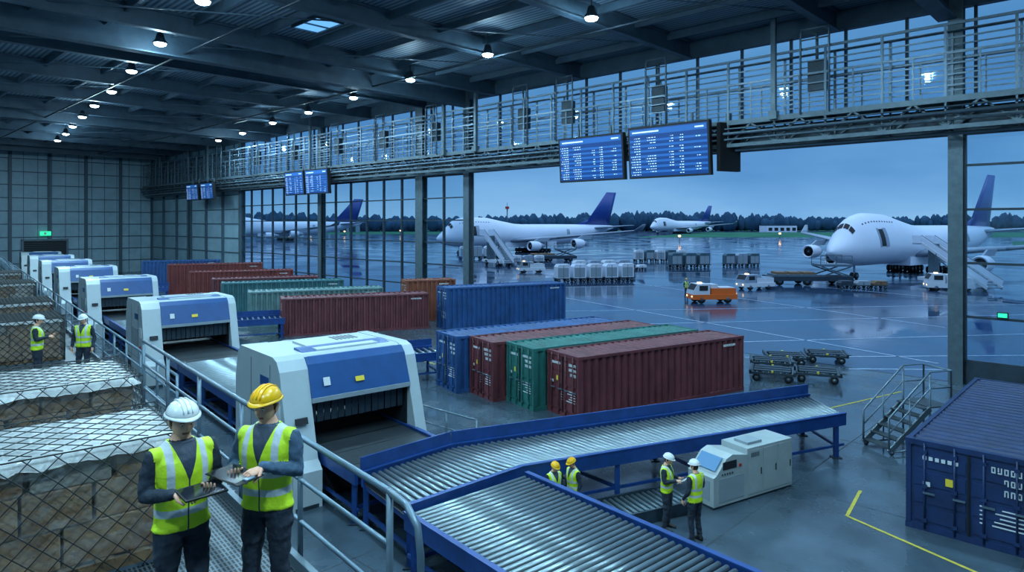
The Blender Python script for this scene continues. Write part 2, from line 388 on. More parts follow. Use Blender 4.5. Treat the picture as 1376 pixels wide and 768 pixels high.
# ---------------------------------------------------------------- containers
def paint(name,c):
    return M(name,tuple(x*.9 for x in c),.5,0,.26,1.7,.05,20,stretch=(1,1,.6))
P={'maroon':paint('container_maroon',(112,56,62)),'blue':paint('container_blue',(38,84,142)),'green':paint('container_green',(40,112,106)),
   'teal':paint('container_teal',(54,108,116)),'lteal':paint('container_pale_teal',(104,140,142)),'orange':paint('container_orange',(140,80,58)),
   'navy':paint('container_navy',(26,52,98)),'red':paint('container_red',(122,54,52))}
def container(col,O,ax,L,Wd=1.88,H=2.25,z=0):
    m=P[col]; b=MB(); e=.1
    for x in (0,L-e):
        for y in (0,Wd-e): b.bx(x,x+e,y,y+e,0,H,m)
    for y in (0,Wd-e): b.bx(0,L,y,y+e,0,.14,m); b.bx(0,L,y,y+e,H-.1,H,m)
    for x in (0,L-e): b.bx(x,x+e,0,Wd,0,.14,m); b.bx(x,x+e,0,Wd,H-.12,H,m)
    for x in (-.01,L-.17):
        for y in (-.01,Wd-.15):
            for zz in (0,H-.12): b.bx(x,x+.18,y,y+.16,zz,zz+.125,m)
    def prof(L0,L1,p,d):
        n=max(1,round((L1-L0)/p)); p=(L1-L0)/n; pts=[]
        for i in range(n):
            s=L0+i*p; pts+=[(s,0),(s+.36*p,0),(s+.5*p,d),(s+.86*p,d)]
        pts.append((L1,0)); return pts
    pr=prof(.1,L-.1,.34,.1)
    for y,sg in ((.02,1),(Wd-.02,-1)):
        vs=[];fs=[]
        for x,d in pr: vs+=[(x,y+sg*d,.1),(x,y+sg*d,H-.08)]
        for i in range(len(pr)-1): fs.append((2*i,2*i+2,2*i+3,2*i+1))
        b.add(vs,fs,m)
    vs=[];fs=[]
    for x,d in pr: vs+=[(x,.08,H-.02-d*.6),(x,Wd-.08,H-.02-d*.6)]
    for i in range(len(pr)-1): fs.append((2*i,2*i+2,2*i+3,2*i+1))
    b.add(vs,fs,m)
    pe=prof(.1,Wd-.1,.25,.04); vs=[];fs=[]
    for y,d in pe: vs+=[(L-.03-d,y,.1),(L-.03-d,y,H-.1)]
    for i in range(len(pe)-1): fs.append((2*i,2*i+2,2*i+3,2*i+1))
    b.add(vs,fs,m)
    b.bx(.1,L-.1,.08,Wd-.08,.05,.1,m)
    b.bx(.04,.09,.1,Wd-.1,.12,H-.1,m)
    for y0,y1 in ((.12,Wd/2-.02),(Wd/2+.02,Wd-.12)):
        for k in range(4):
            zz=.22+k*(H-.42)/4; b.bx(.02,.05,y0+.04,y1-.04,zz,zz+(H-.42)/4-.1,m)
        for f in (.22,.76):
            y=y0+(y1-y0)*f; b.tube([(-.02,y,.06),(-.02,y,H-.05)],.022,m,6)
            for zz in (.25,H*.5,H-.25): b.bx(-.04,.05,y-.05,y+.05,zz-.04,zz+.04,m)
            b.bx(-.05,-.02,y-.2,y+.03,H*.42,H*.42+.04,GALV)
    b.bx(-.01,.02,Wd/2-.02,Wd/2+.02,.15,H-.12,BLACK)
    rr=random.Random(int(O[0]*31+O[1]*7))
    ms=1.5 if Wd>2.3 else 1.15
    for k in range(3):
        zz=H-.40-k*.15*ms; y=.16
        for q in range(rr.randint(4,7)):
            t=.014*ms; hh=.085*ms; ww=.05*ms
            b.bx(-.004,.018,y,y+t,zz,zz+hh,LABW)
            if rr.random()<.7: b.bx(-.004,.018,y,y+ww,zz+hh-t,zz+hh,LABW)
            if rr.random()<.7: b.bx(-.004,.018,y,y+ww,zz,zz+t,LABW)
            b.bx(-.004,.018,y+ww-t,y+ww,zz+rr.choice((0,.04)),zz+hh,LABW); y+=.075*ms
    for k in range(5):
        zz=H*.42-k*.09; b.bx(-.004,.018,.2,.2+rr.uniform(.25,.6),zz,zz+.022,LABW); b.bx(-.004,.018,.92,1.0,zz,zz+.022,LABW)
    for q in range(6): b.bx(-.004,.018,Wd*.58+q*.08*ms,Wd*.58+q*.08*ms+.05*ms,H-.42,H-.34,LABW)
    b.bx(-.004,.018,Wd*.62,Wd*.62+.14,H*.55,H*.55+.16,LABEL); b.bx(-.004,.018,Wd*.8,Wd*.8+.14,H*.5,H*.5+.1,LABW)
    x=L-1.2
    for q in range(8): b.bx(x,x+.05,.0,.03,H-.35,H-.26,LABW); x+=.09
    return b.build('shipping_container',(O[0],O[1],z),yaw(ax))
for i,c in enumerate(('maroon','green','maroon','blue')):
    container(c,(2.3-1.5*i-.02*i,23.2+1.32*i),(.85,.53),8.6,H=2.3 if i else 2.25)
container('blue',(-4.2,43.0),(.9,.43),8.8,1.95,2.75)
container('orange',(-7.4,46.8),(.93,.37),3.6,1.6,2.9)
container('maroon',(-14,40.7),(.93,.37),9.2,2.0,2.3)
container('lteal',(-17.4,44.2),(.93,.37),8.9,2.0,2.35)
container('teal',(-21.8,50.2),(.93,.37),9,2.0,2.4)
container('maroon',(-24.2,53.9),(.93,.37),8.3,2.0,2.4)
container('red',(-28.5,59.0),(.93,.37),8.8,2.0,2.6)
container('red',(-33.2,64.5),(.93,.37),8.6,2.0,2.9)
container('blue',(-39,70.5),(.93,.37),7.6,2.0,2.9)
container('navy',(10.73,13.64),(.69,.72),8.2,2.4,2.02)
# ---------------------------------------------------------------- conveyors
def conveyor(name,near,far,z,kind='roller',guard=0,pitch=.16,legs=True,rr=.055):
    b=MB()
    near=[Vector((x,y,z)) for x,y in near]; far=[Vector((x,y,z)) for x,y in far]
    for i in range(len(near)-1):
        a,b2,c,d=near[i],near[i+1],far[i],far[i+1]
        L=((b2-a).length+(d-c).length)/2
        if kind=='roller':
            n=max(2,int(L/pitch))
            for k in range(n):
                t=(k+.5)/n; p=a.lerp(b2,t); q=c.lerp(d,t); s=(q-p).normalized()*.06
                b.tube([p+s,q-s],rr,ROLL,8)
            b.add([a+Vector((0,0,-.16)),b2+Vector((0,0,-.16)),d+Vector((0,0,-.16)),c+Vector((0,0,-.16))],[(0,1,2,3)],DARK)
        else:
            u=Vector((0,0,.03));v=Vector((0,0,-.12))
            b.add([a+u,b2+u,d+u,c+u,a+v,b2+v,d+v,c+v],[(0,1,2,3),(7,6,5,4),(0,4,5,1),(2,6,7,3),(1,5,6,2),(3,7,4,0)],BELT)
            n=max(2,int(L/.9))
            for k in range(n):
                t=(k+.5)/n; p=a.lerp(b2,t);q=c.lerp(d,t); b.beam(p+Vector((0,0,.033)),q+Vector((0,0,.033)),.015,.006,DARK)
        for (p,q,o) in ((a,b2,-1),(c,d,1)):
            if o<0: nrm=(q-p).normalized().cross(Vector((0,0,1)))*.05
            else: nrm=-(q-p).normalized().cross(Vector((0,0,1)))*.05
            top=.07
            b.beam(p+nrm+Vector((0,0,-.09)),q+nrm+Vector((0,0,-.09)),.09,.34,BLUEF)
            b.beam(p+nrm+Vector((0,0,top+.02)),q+nrm+Vector((0,0,top+.02)),.12,.03,BLUEF)
            if guard and o>0:
                b.beam(p+nrm*2.2+Vector((0,0,.22)),q+nrm*2.2+Vector((0,0,.22)),.05,.36,BLUEF)
        if legs:
            n=max(1,int(L/2.4))
            for k in range(n+1):
                t=min(.97,max(.03,k/n)); p=a.lerp(b2,t);q=c.lerp(d,t)
                for s in (p,q):
                    b.bx(s.x-.06,s.x+.06,s.y-.06,s.y+.06,.03,z-.2,BLUEF); b.bx(s.x-.13,s.x+.13,s.y-.13,s.y+.13,0,.03,STEELD)
                b.beam(p+Vector((0,0,-z+.35)),q+Vector((0,0,-z+.35)),.06,.08,BLUEF); b.beam(p+Vector((0,0,-.25)),q+Vector((0,0,-.25)),.08,.12,BLUEF)
            b.beam(a+Vector((0,0,-z+.35)),b2+Vector((0,0,-z+.35)),.05,.07,BLUEF)
    return b.build(name)
def lm(x,y):
    v=Vector((LM[0],LM[1],0))+D*x-E*y; return (v.x,v.y)
ZC=1.2
conveyor('belt_conveyor',[lm(4.3,.95),lm(-1.55,.95)],[lm(4.3,-1.65),lm(-1.35,-1.65)],ZC,'belt')
conveyor('roller_conveyor',[(-2.12,13.4),(.2,15.55),(9.85,19.9)],[(-3.35,15.1),(-1.5,17.0),(9.8,22.0)],ZC,'roller',guard=1,pitch=.17)
conveyor('roller_conveyor',[lm(-4.05,1.15),lm(-11.5,1.15)],[lm(-4.0,-1.95),lm(-11.5,-1.95)],ZC-.06,'roller',pitch=.155)
ts=[0,15.7,31,44.5,57,69,80]
for i,t in enumerate(ts[1:],1):
    t0=ts[i-1]+4.4
    conveyor('roller_conveyor',[lm(t-1.8,.95),lm(t0,.95)],[lm(t-1.8,-1.65),lm(t0,-1.65)],ZC,'roller',pitch=.3 if i>1 else .2,legs=i<4)
    conveyor('belt_conveyor',[lm(t+4.3,.95),lm(t-1.7,.95)],[lm(t+4.3,-1.65),lm(t-1.7,-1.65)],ZC,'belt',legs=i<3)
def cross(t,L,w_,z=1.0):
    p=Vector(lm(t,-1.85)+(0,)); dr=Vector((.91,.415,0)); n=Vector((-.415,.91,0))*w_
    a=p; c=p+n
    conveyor('side_roller_conveyor',[(a.x,a.y),((a+dr*L).x,(a+dr*L).y)],[(c.x,c.y),((c+dr*(L)).x,(c+dr*L).y)],z,'roller',guard=1,pitch=.3)
cross(11.0,7.0,1.6,1.15); cross(25.5,5.6,1.6,1.15); cross(38.5,5,1.5,1.15); cross(51,5,1.5,1.15)
b=MB()
for k in range(16): b.tube([(k*.16,0,.22),(k*.16,1.0,.22)],.05,STEEL,6)
for y in (-.05,1.0): b.bx(-.1,2.5,y,y+.06,.0,.3,STEELD)
b.build('low_roller_track',(2.2,15.0,0),yaw((.9,.42)))
# ---------------------------------------------------------------- scanners
def scanner(x):
    b=MB()
    prof=[(0,0),(4.2,0),(4.2,2.6),(4.0,3.3),(3.75,3.5),(1.35,3.52),(1.08,3.44),(.88,3.2),(.25,1.1),(0.0,.9)]
    b.prism(prof,1.12,1.85,WHITE); b.prism(prof,-2.05,-1.72,WHITE)
    b.prism([(1.0,2.75),(1.0,3.36),(1.35,3.5),(3.75,3.48),(4.0,3.28),(4.0,2.75)],-1.72,1.12,WHITE)
    b.prism([(.60,2.5),(.70,2.5),(1.2,3.45),(1.08,3.47),(.9,3.3)],-1.72,1.12,BLUE)
    b.prism([(1.15,3.44),(1.9,3.56),(2.1,3.56),(2.1,3.44)],-1.6,1.0,BLUE)
    b.bx(.58,.72,-1.72,1.12,2.38,2.5,GREYP)
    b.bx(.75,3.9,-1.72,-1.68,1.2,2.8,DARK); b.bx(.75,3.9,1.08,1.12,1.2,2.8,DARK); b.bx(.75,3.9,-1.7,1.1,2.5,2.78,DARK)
    n=14
    for k in range(n):
        y=-1.66+k*2.74/n; b.bx(.9+.02*(k%2),.92+.02*(k%2),y,y+.17,1.8,2.6,STEELD); b.bx(3.6,3.62,y,y+.19,1.3,2.6,BLACK)
    b.bx(.3,4.0,1.10,1.12,0,1.1,GREYP)
    b.bx(.4,4.1,-1.7,1.1,.1,.75,DARK)
    for xx in (1.5,2.9): b.bx(xx,xx+.02,1.85,1.858,.15,3.3,STEELD)
    b.bx(.4,4.1,1.85,1.858,1.05,1.07,STEELD); b.bx(1.6,2.8,1.85,1.87,1.5,2.3,GREYP); b.bx(3.1,3.9,1.85,1.868,.3,.9,DARK)
    b.bx(.8,1.2,1.85,1.88,2.0,2.4,LABW); b.bx(1.0,1.12,1.85,1.9,1.5,1.62,RED); b.bx(1.6,2.2,1.85,1.866,2.7,2.95,BLUE)
    b.prism([(.50,2.1),(.44,1.95),(.40,1.95),(.46,2.1)],1.3,1.62,DARK)
    b.prism([(.700,2.86),(.655,2.74),(.64,2.75),(.690,2.87)],-.35,-.1,LABEL)
    b.prism([(.735,2.95),(.665,2.75),(.65,2.76),(.725,2.96)],.6,.78,LABW)
    b.bx(0,.6,1.2,1.8,0,.1,STEELD); b.bx(1.5,3.2,-1.2,.6,3.48,3.55,WHITE)
    for k in range(6): b.bx(2.5,3.1,-1.1+.12*k,-1.04+.12*k,3.55,3.56,STEELD)
    o=b.build('cargo_xray_scanner',(*lm(x,0),0),YM)
    bv=o.modifiers.new('bevel','BEVEL'); bv.width=.035; bv.segments=2; bv.limit_method='ANGLE'; bv.angle_limit=math.radians(40)
for t in ts: scanner(t)
# ---------------------------------------------------------------- deck, railing
ZD=3.9; ZL=2.75
def grate_mat():
    m=M('deck_grating',(70,82,90),.5,.5)
    nt=m.node_tree; bb=nt.nodes['Principled BSDF']; tc=nt.nodes.new('ShaderNodeTexCoord')
    br=nt.nodes.new('ShaderNodeTexBrick'); br.inputs['Scale'].default_value=1; br.offset=0
    br.inputs['Brick Width'].default_value=.09; br.inputs['Row Height'].default_value=.035; br.inputs['Mortar Size'].default_value=.008
    br.inputs['Color1'].default_value=lin((20,27,33))+(1,); br.inputs['Color2'].default_value=lin((24,32,38))+(1,); br.inputs['Mortar'].default_value=lin((90,104,112))+(1,)
    nt.links.new(tc.outputs['Object'],br.inputs['Vector']); nt.links.new(br.outputs['Color'],bb.inputs['Base Color']); return m
GRT=grate_mat()
RO=Vector((-.72,4.42,0))
b=MB(); b.bx(-6.5,8.45,0,6.5,ZD-.06,ZD,GRT)
b.bx(-6.5,8.45,-.06,0,ZD-.3,ZD+.1,STEEL); b.bx(8.45,8.55,0,6.5,ZD-.3,ZD,STEEL)
for x in (-6,-2,2,5,8):
    b.bx(x-.06,x+.06,0,6.5,ZD-.25,ZD-.06,STEELD)
    for y in (.1,6.3): b.bx(x-.09,x+.09,y-.09,y+.09,0,ZD-.06,STEEL)
for k in range(6):
    b.bx(8.5+.28*k,8.8+.28*k,.2,2.2,ZD-.19*(k+1)-.03,ZD-.19*(k+1),GRT)
b.build('raised_deck',RO,YM)
def rail(b,x0,x1,y,z,h=1.1,bars=(0.35,.72),step=1.5,r=.026):
    b.tube([(x0,y,z+h),(x1,y,z+h)],r,GALV,8)
    for f in bars: b.tube([(x0,y,z+f),(x1,y,z+f)],r*.75,GALV,6)
    n=max(1,round((x1-x0)/step))
    for i in range(n+1):
        x=x0+(x1-x0)*i/n; b.tube([(x,y,z-.25),(x,y,z+h)],r,GALV,8)
        b.bx(x-.04,x+.04,y-.03,y+.03,z-.26,z-.05,STEEL)
b=MB(); rail(b,.35,8.3,-.1,ZD)
b.tube([(.35,-.1,ZD+1.1),(.12,-.1,ZD+1.08),(-.02,-.1,ZD+.98),(-.06,-.1,ZD+.8),(-.06,-.1,ZD-.25)],.026,GALV,8)
b.build('deck_handrail',RO,YM)
LO=Vector((-10,17.2,0))
b=MB(); b.bx(-7.2,62,0,8,ZL-.06,ZL,GRT); b.bx(-7.2,62,-.06,0,ZL-.3,ZL+.1,STEEL)
for k in range(15):
    x=-7+4.8*k
    for y in (.1,7.8): b.bx(x-.09,x+.09,y-.09,y+.09,0,ZL-.06,STEEL)
    b.bx(x-.06,x+.06,0,8,ZL-.25,ZL-.06,STEELD)
b.build('lower_deck',LO,YM)
b=MB(); rail(b,-5.0,61,-.1,ZL,step=1.7,r=.03); b.build('deck_handrail',LO,YM)
# ---------------------------------------------------------------- stretch film
FILM=bpy.data.materials.new('stretch_film'); FILM.use_nodes=True
_n=FILM.node_tree; _n.nodes.remove(_n.nodes['Principled BSDF']); _o=_n.nodes['Material Output']
_t=_n.nodes.new('ShaderNodeBsdfTransparent'); _p=_n.nodes.new('ShaderNodeBsdfPrincipled'); _p.inputs['Base Color'].default_value=lin((178,184,188))+(1,); _p.inputs['Roughness'].default_value=.22
_m=_n.nodes.new('ShaderNodeMixShader'); _tc=_n.nodes.new('ShaderNodeTexCoord'); _mp=_n.nodes.new('ShaderNodeMapping'); _mp.inputs['Scale'].default_value=(1,1,2.2)
_z=_n.nodes.new('ShaderNodeTexNoise'); _z.inputs['Scale'].default_value=5; _z.inputs['Detail'].default_value=6; _z.inputs['Distortion'].default_value=1.2
_n.links.new(_tc.outputs['Object'],_mp.inputs[0]); _n.links.new(_mp.outputs[0],_z.inputs['Vector'])
_r=_n.nodes.new('ShaderNodeMapRange'); _r.inputs[1].default_value=.35; _r.inputs[2].default_value=.68; _r.inputs[3].default_value=.02; _r.inputs[4].default_value=.32
_b=_n.nodes.new('ShaderNodeBump'); _b.inputs['Strength'].default_value=.7; _b.inputs['Distance'].default_value=.03
_n.links.new(_z.outputs['Fac'],_r.inputs[0]); _n.links.new(_r.outputs[0],_m.inputs[0]); _n.links.new(_t.outputs[0],_m.inputs[1]); _n.links.new(_p.outputs[0],_m.inputs[2]); _n.links.new(_m.outputs[0],_o.inputs[0])
_n.links.new(_z.outputs['Fac'],_b.inputs['Height']); _n.links.new(_b.outputs[0],_p.inputs['Normal'])
# ---------------------------------------------------------------- netted cargo pallets
def cargo(Rp,wd,dp,h,z0,seed,r=.0048):
    rr=random.Random(seed); e=empty('netted_cargo_pallet',(Rp[0]-E.x*wd,Rp[1]-E.y*wd,z0),yaw(E))
    b=MB(); b.bx(0,wd,0,dp,.0,.03,GALV)
    for k in range(3): b.bx(0,wd,k*(dp-.12)/2,k*(dp-.12)/2+.12,.03,.1,WOOD)
    for k in range(7): b.bx(k*(wd-.14)/6,k*(wd-.14)/6+.14,0,dp,.1,.125,WOOD)
    b.build('pallet_base',parent=e)
    b=MB(); z=.125
    hs=[.36,.34,.3]; s=(h-.125)/sum(hs)
    for li,hh in enumerate(hs):
        hh*=s; nx=3 if wd<1.9 else 4; nx=rr.choice((nx-1,nx,nx)); ny=2; x=.05
        ws=[rr.uniform(.8,1.2) for _ in range(nx)]; sw=sum(ws)
        for q in ws:
            w1=(wd-.1)*q/sw; y=.05
            for j in range(ny):
                d1=(dp-.1)/ny; top=hh-(rr.uniform(0,.03) if li==2 else .004)
                b.bx(x+rr.uniform(.0,.03),x+w1-rr.uniform(.005,.03),y+rr.uniform(.0,.03),y+d1-.006,z,z+top,CARD if rr.random()<.3 else CARD2); y+=d1
            x+=w1
        z+=hh
    o=b.build('stacked_boxes',parent=e); bv=o.modifiers.new('b','BEVEL'); bv.width=.012; bv.segments=2
    b=MB(); n=26; g=[]
    for i in range(n+1):
        for j in range(n+1):
            fx=i/n;fy=j/n; px=-.02+(wd+.04)*fx; py=-.02+(dp+.04)*fy
            edge=min(fx,1-fx,fy,1-fy)
            zz=h+.012+.012*rr.random()-(.012 if edge<.06 else 0)
            if edge==0: zz=h-.05-.04*rr.random()
            g.append((px,py,zz))
    fs=[(i*(n+1)+j,(i+1)*(n+1)+j,(i+1)*(n+1)+j+1,i*(n+1)+j+1) for i in range(n) for j in range(n)]
    b.add(g,fs,PLAST,True); b.build('plastic_cover',parent=e)
    b=MB(); f0=-.012
    b.add([(f0,f0,.13),(wd-f0,f0,.13),(wd-f0,dp-f0,.13),(f0,dp-f0,.13),(f0,f0,h),(wd-f0,f0,h),(wd-f0,dp-f0,h),(f0,dp-f0,h)],[(0,1,5,4),(1,2,6,5),(2,3,7,6),(3,0,4,7)],FILM); b.build('stretch_wrap',parent=e)
    b=MB(); sp=.21; off=.035
    def diag(w_,h_,f):
        for sg in (1,-1):
            c=-h_
            while c<w_+h_:
                x0,x1=max(0,c),min(w_,c+h_)
                seg=[(x0,x0-c),(x1,x1-c)] if sg==1 else [(x0,h_-(x0-c)),(x1,h_-(x1-c))]
                if x1-x0>.04:
                    (xa,za),(xb,zb)=seg; m=4
                    Pp=[f(xa+(xb-xa)*k/m+(rr.uniform(-.016,.016) if 0<k<m else 0),za+(zb-za)*k/m) for k in range(m+1)]
                    b.tube(Pp,r,NET,5)
                c+=sp
    ht=h+.04
    diag(wd,ht,lambda u,v:(u,-off,v)); diag(wd,ht,lambda u,v:(u,dp+off,v)); diag(dp,ht,lambda u,v:(-off,u,v)); diag(dp,ht,lambda u,v:(wd+off,u,v)); diag(wd,dp,lambda u,v:(u,v,ht+.008))
    for q in ((-off,-off),(wd+off,-off),(wd+off,dp+off),(-off,dp+off)): b.tube([(q[0],q[1],.02),(q[0],q[1],ht)],r*1.4,NET,5)
    b.tube([(-off,-off,ht),(wd+off,-off,ht),(wd+off,dp+off,ht),(-off,dp+off,ht),(-off,-off,ht)],r*1.4,NET,5)
    b.build('cargo_net',parent=e)
cargo((-3.0,6.1),1.75,1.2,1.08,ZD,1); cargo((-4.62,8.3),2.0,1.5,1.08,ZD,2)
cargo((-13.6,20.3),2.6,2.2,1.25,ZL,3,r=.011); cargo((-16.6,24.2),2.6,2.2,1.3,ZL,4,r=.011); cargo((-21,29.5),2.6,2.4,1.5,ZL,5,r=.012)
cargo((-26,35.5),2.6,2.4,1.5,ZL,6,r=.014)
# ---------------------------------------------------------------- people
def vest_mat():
    m=M('hi_vis_vest',(200,232,30),.6,bump=.5,bscale=11); nt=m.node_tree; b=nt.nodes['Principled BSDF']
    tc=nt.nodes.new('ShaderNodeTexCoord'); s=nt.nodes.new('ShaderNodeSeparateXYZ'); nt.links.new(tc.outputs['Object'],s.inputs[0])
    def mth(op,a,b_=None):
        n=nt.nodes.new('ShaderNodeMath'); n.operation=op
        for i,v in enumerate((a,b_)):
            if v is None: continue
            if isinstance(v,(int,float)): n.inputs[i].default_value=v
            else: nt.links.new(v,n.inputs[i])
        return n.outputs[0]
    X=mth('ABSOLUTE',s.outputs['X']); Z=s.outputs['Z']; Y=s.outputs['Y']
    band=lambda v,c,w_:mth('LESS_THAN',mth('ABSOLUTE',mth('SUBTRACT',v,c)),w_)
    st=mth('MAXIMUM',mth('MAXIMUM',band(Z,1.03,.026),band(Z,1.17,.026)),mth('MULTIPLY',band(X,.115,.024),mth('GREATER_THAN',Z,1.17)))
    v=mth('MULTIPLY',mth('GREATER_THAN',mth('SUBTRACT',mth('MULTIPLY',mth('SUBTRACT',Z,1.24),.34),X),0),mth('GREATER_THAN',Y,0.02))
    zip_=mth('MULTIPLY',mth('LESS_THAN',X,.005),mth('GREATER_THAN',Y,0.02))
    mx=nt.nodes.new('ShaderNodeMix'); mx.data_type='RGBA'; mx.inputs[6].default_value=lin((196,228,34))+(1,); mx.inputs[7].default_value=lin((190,200,205))+(1,)
    nt.links.new(st,mx.inputs[0])
    mx2=nt.nodes.new('ShaderNodeMix'); mx2.data_type='RGBA'; mx2.inputs[7].default_value=lin((40,56,74))+(1,)
    nt.links.new(mth('MAXIMUM',v,zip_),mx2.inputs[0]); nt.links.new(mx.outputs[2],mx2.inputs[6]); nt.links.new(mx2.outputs[2],b.inputs['Base Color']); return m
VEST=vest_mat()
def segd(p,a,b):
    ab=b-a; t=max(0,min(1,(p-a).dot(ab)/ab.length_squared)); return (p-a-ab*t).length,t
def hand(b,Wp,u,n,ts,curl):
    m=SKIN
    Wp=Vector(Wp);u=Vector(u).normalized();n=Vector(n);n=(n-u*n.dot(u)).normalized();s=u.cross(n)
    rings=[]
    for t,hw,th in ((-.03,.026,.022),(.0,.028,.022),(.03,.036,.018),(.065,.043,.016),(.09,.041,.013),(.098,.03,.008)):
        rings.append([Wp+u*t+s*hw*math.cos(a)+n*th*math.sin(a) for a in [2*math.pi*k/12 for k in range(12)]])
    b.loft(rings,m)
    for i,(o,l,r) in enumerate(((-.031,.072,.0085),(-.0105,.08,.009),(.0105,.075,.0088),(.031,.06,.0078))):
        o=o*(-ts); p=Wp+u*.085+s*o; pts=[p]; ang=0; d=u
        for f,k in ((.45,.7),(.3,1.0),(.25,.8)):
            ang+=curl*k; d=(u*math.cos(ang)+n*math.sin(ang)+s*o*.8).normalized(); p=p+d*l*f; pts.append(p)
        b.tube(pts,[r,r*.98,r*.9,r*.72],m,8,round_=True)
    p=Wp+u*.025+s*ts*.03; d1=(u*.65+s*ts*.62+n*.35).normalized(); d2=(u*.85+s*ts*.1+n*.5).normalized()
    b.tube([p-d1*.01,p+d1*.035,p+d1*.035+d2*.028,p+d1*.035+d2*.05],[.014,.0115,.0105,.0085],m,8,round_=True)
def head_mesh(hair=True,helmet=HW):
    b=MB(); NU,NV=44,34; vs=[];ctr=Vector((0,.018,.105))
    g=lambda x,c,s_:math.exp(-((x-c)/s_)**2)
    for i in range(NV+1):
        th=math.pi*i/NV
        for j in range(NU):
            ph=2*math.pi*j/NU; nx=math.sin(th)*math.cos(ph);ny=math.sin(th)*math.sin(ph);nz=math.cos(th)
            x=nx*.074;y=ny*.095;z=nz*.118
            if nz<0:
                x*=1-.30*(-nz)**1.3
                y*=(1-.45*(-nz)**1.2) if ny<0 else 1-.10*(-nz)
            if ny>0:
                f=ny
                y+=f*(.024*g(x,0,.011)*(g(z,-.018,.016)+.55*g(z,.004,.02))
                    -.011*(g(x,.031,.015)+g(x,-.031,.015))*g(z,.012,.014)
                    +.005*g(z,.034,.010)*g(x,0,.05)+.006*g(z,-.052,.012)*g(x,0,.02)-.004*g(z,-.072,.008)*g(x,0,.03)+.009*g(z,-.094,.014)*g(x,0,.025)
                    +.004*(g(x,.045,.015)+g(x,-.045,.015))*g(z,-.02,.02))
            vs.append(ctr+Vector((x,y,z)))
    fsk,fh,fl=[],[],[]
    for i in range(NV):
        for j in range(NU):
            k=(j+1)%NU; f=(i*NU+j,(i+1)*NU+j,(i+1)*NU+k,i*NU+k)
            c=sum((vs[q] for q in f),Vector())/4-ctr
            if hair and ((c.y<-.015 and c.z>-.055) or c.z>.062 or (c.y<.012 and c.z>-.01)): fh.append(f)
            elif abs(c.x)<.024 and -.060<c.z<-.045 and c.y>.06: fl.append(f)
            else: fsk.append(f)
    for fs,m in ((fsk,SKIN),(fh,HAIR),(fl,LIP)):
        if fs: b.add(vs,fs,m,True)
    for sx in (-1,1):
        b.tube([(sx*.074,.005,.075),(sx*.08,-.002,.10),(sx*.082,-.01,.125)],[.010,.016,.013],SKIN,8,round_=True,flat=.6)
        e=ctr+Vector((sx*.031,.079,.012))
        b.tube([e-Vector((.001,0,0)),e+Vector((.001,0,0))],.0088,EYEW,10,round_=True)
        b.tube([e+Vector((0,.006,0)),e+Vector((0,.0098,0))],.0045,BLACK,8)
        b.tube([e+Vector((-.015,.012,.017)),e+Vector((0,.015,.021)),e+Vector((.015,.012,.017))],.0032,HAIR,6)
    b.tube([(0,-.01,-.09),(0,0,-.02),(0,.01,.05)],[.062,.056,.055],SKIN,16,round_=True)
    if helmet:
        n=32; zc=.166; rings=[]
        for t in (0,.12,.25,.45,.65,.82,.94,1):
            a=t*math.pi/2
            rings.append([(.108*math.cos(a)*math.cos(q)+0,.012+.130*math.cos(a)*math.sin(q),zc+.105*math.sin(a)**.92) if t<1 else (.004*math.cos(q),.012+.004*math.sin(q),zc+.105) for q in [2*math.pi*j/n for j in range(n)]])
        b.loft(rings,helmet)
        def rim(z,ex):
            out=[]
            for j in range(n):
                q=2*math.pi*j/n; f=max(0,math.sin(q))**2.5*.7
                out.append(((.108+ex*.012)*math.cos(q),.012+(.130+ex*(.010+.038*f))*math.sin(q),z-ex*.008*f))
            return out
        b.loft([rim(zc+.012,0),rim(zc+.004,1),rim(zc-.002,1),rim(zc-.004,0)],helmet,cap=False)
        for sx in (-.03,0,.03):
            pts=[(sx,.012+.130*math.cos(a),zc+.105*math.sin(a)*(1 if sx==0 else .965)+.004) for a in [.35+k*(math.pi-.7)/10 for k in range(11)]]
            b.tube(pts,.007 if sx==0 else .005,helmet,6)
    return b
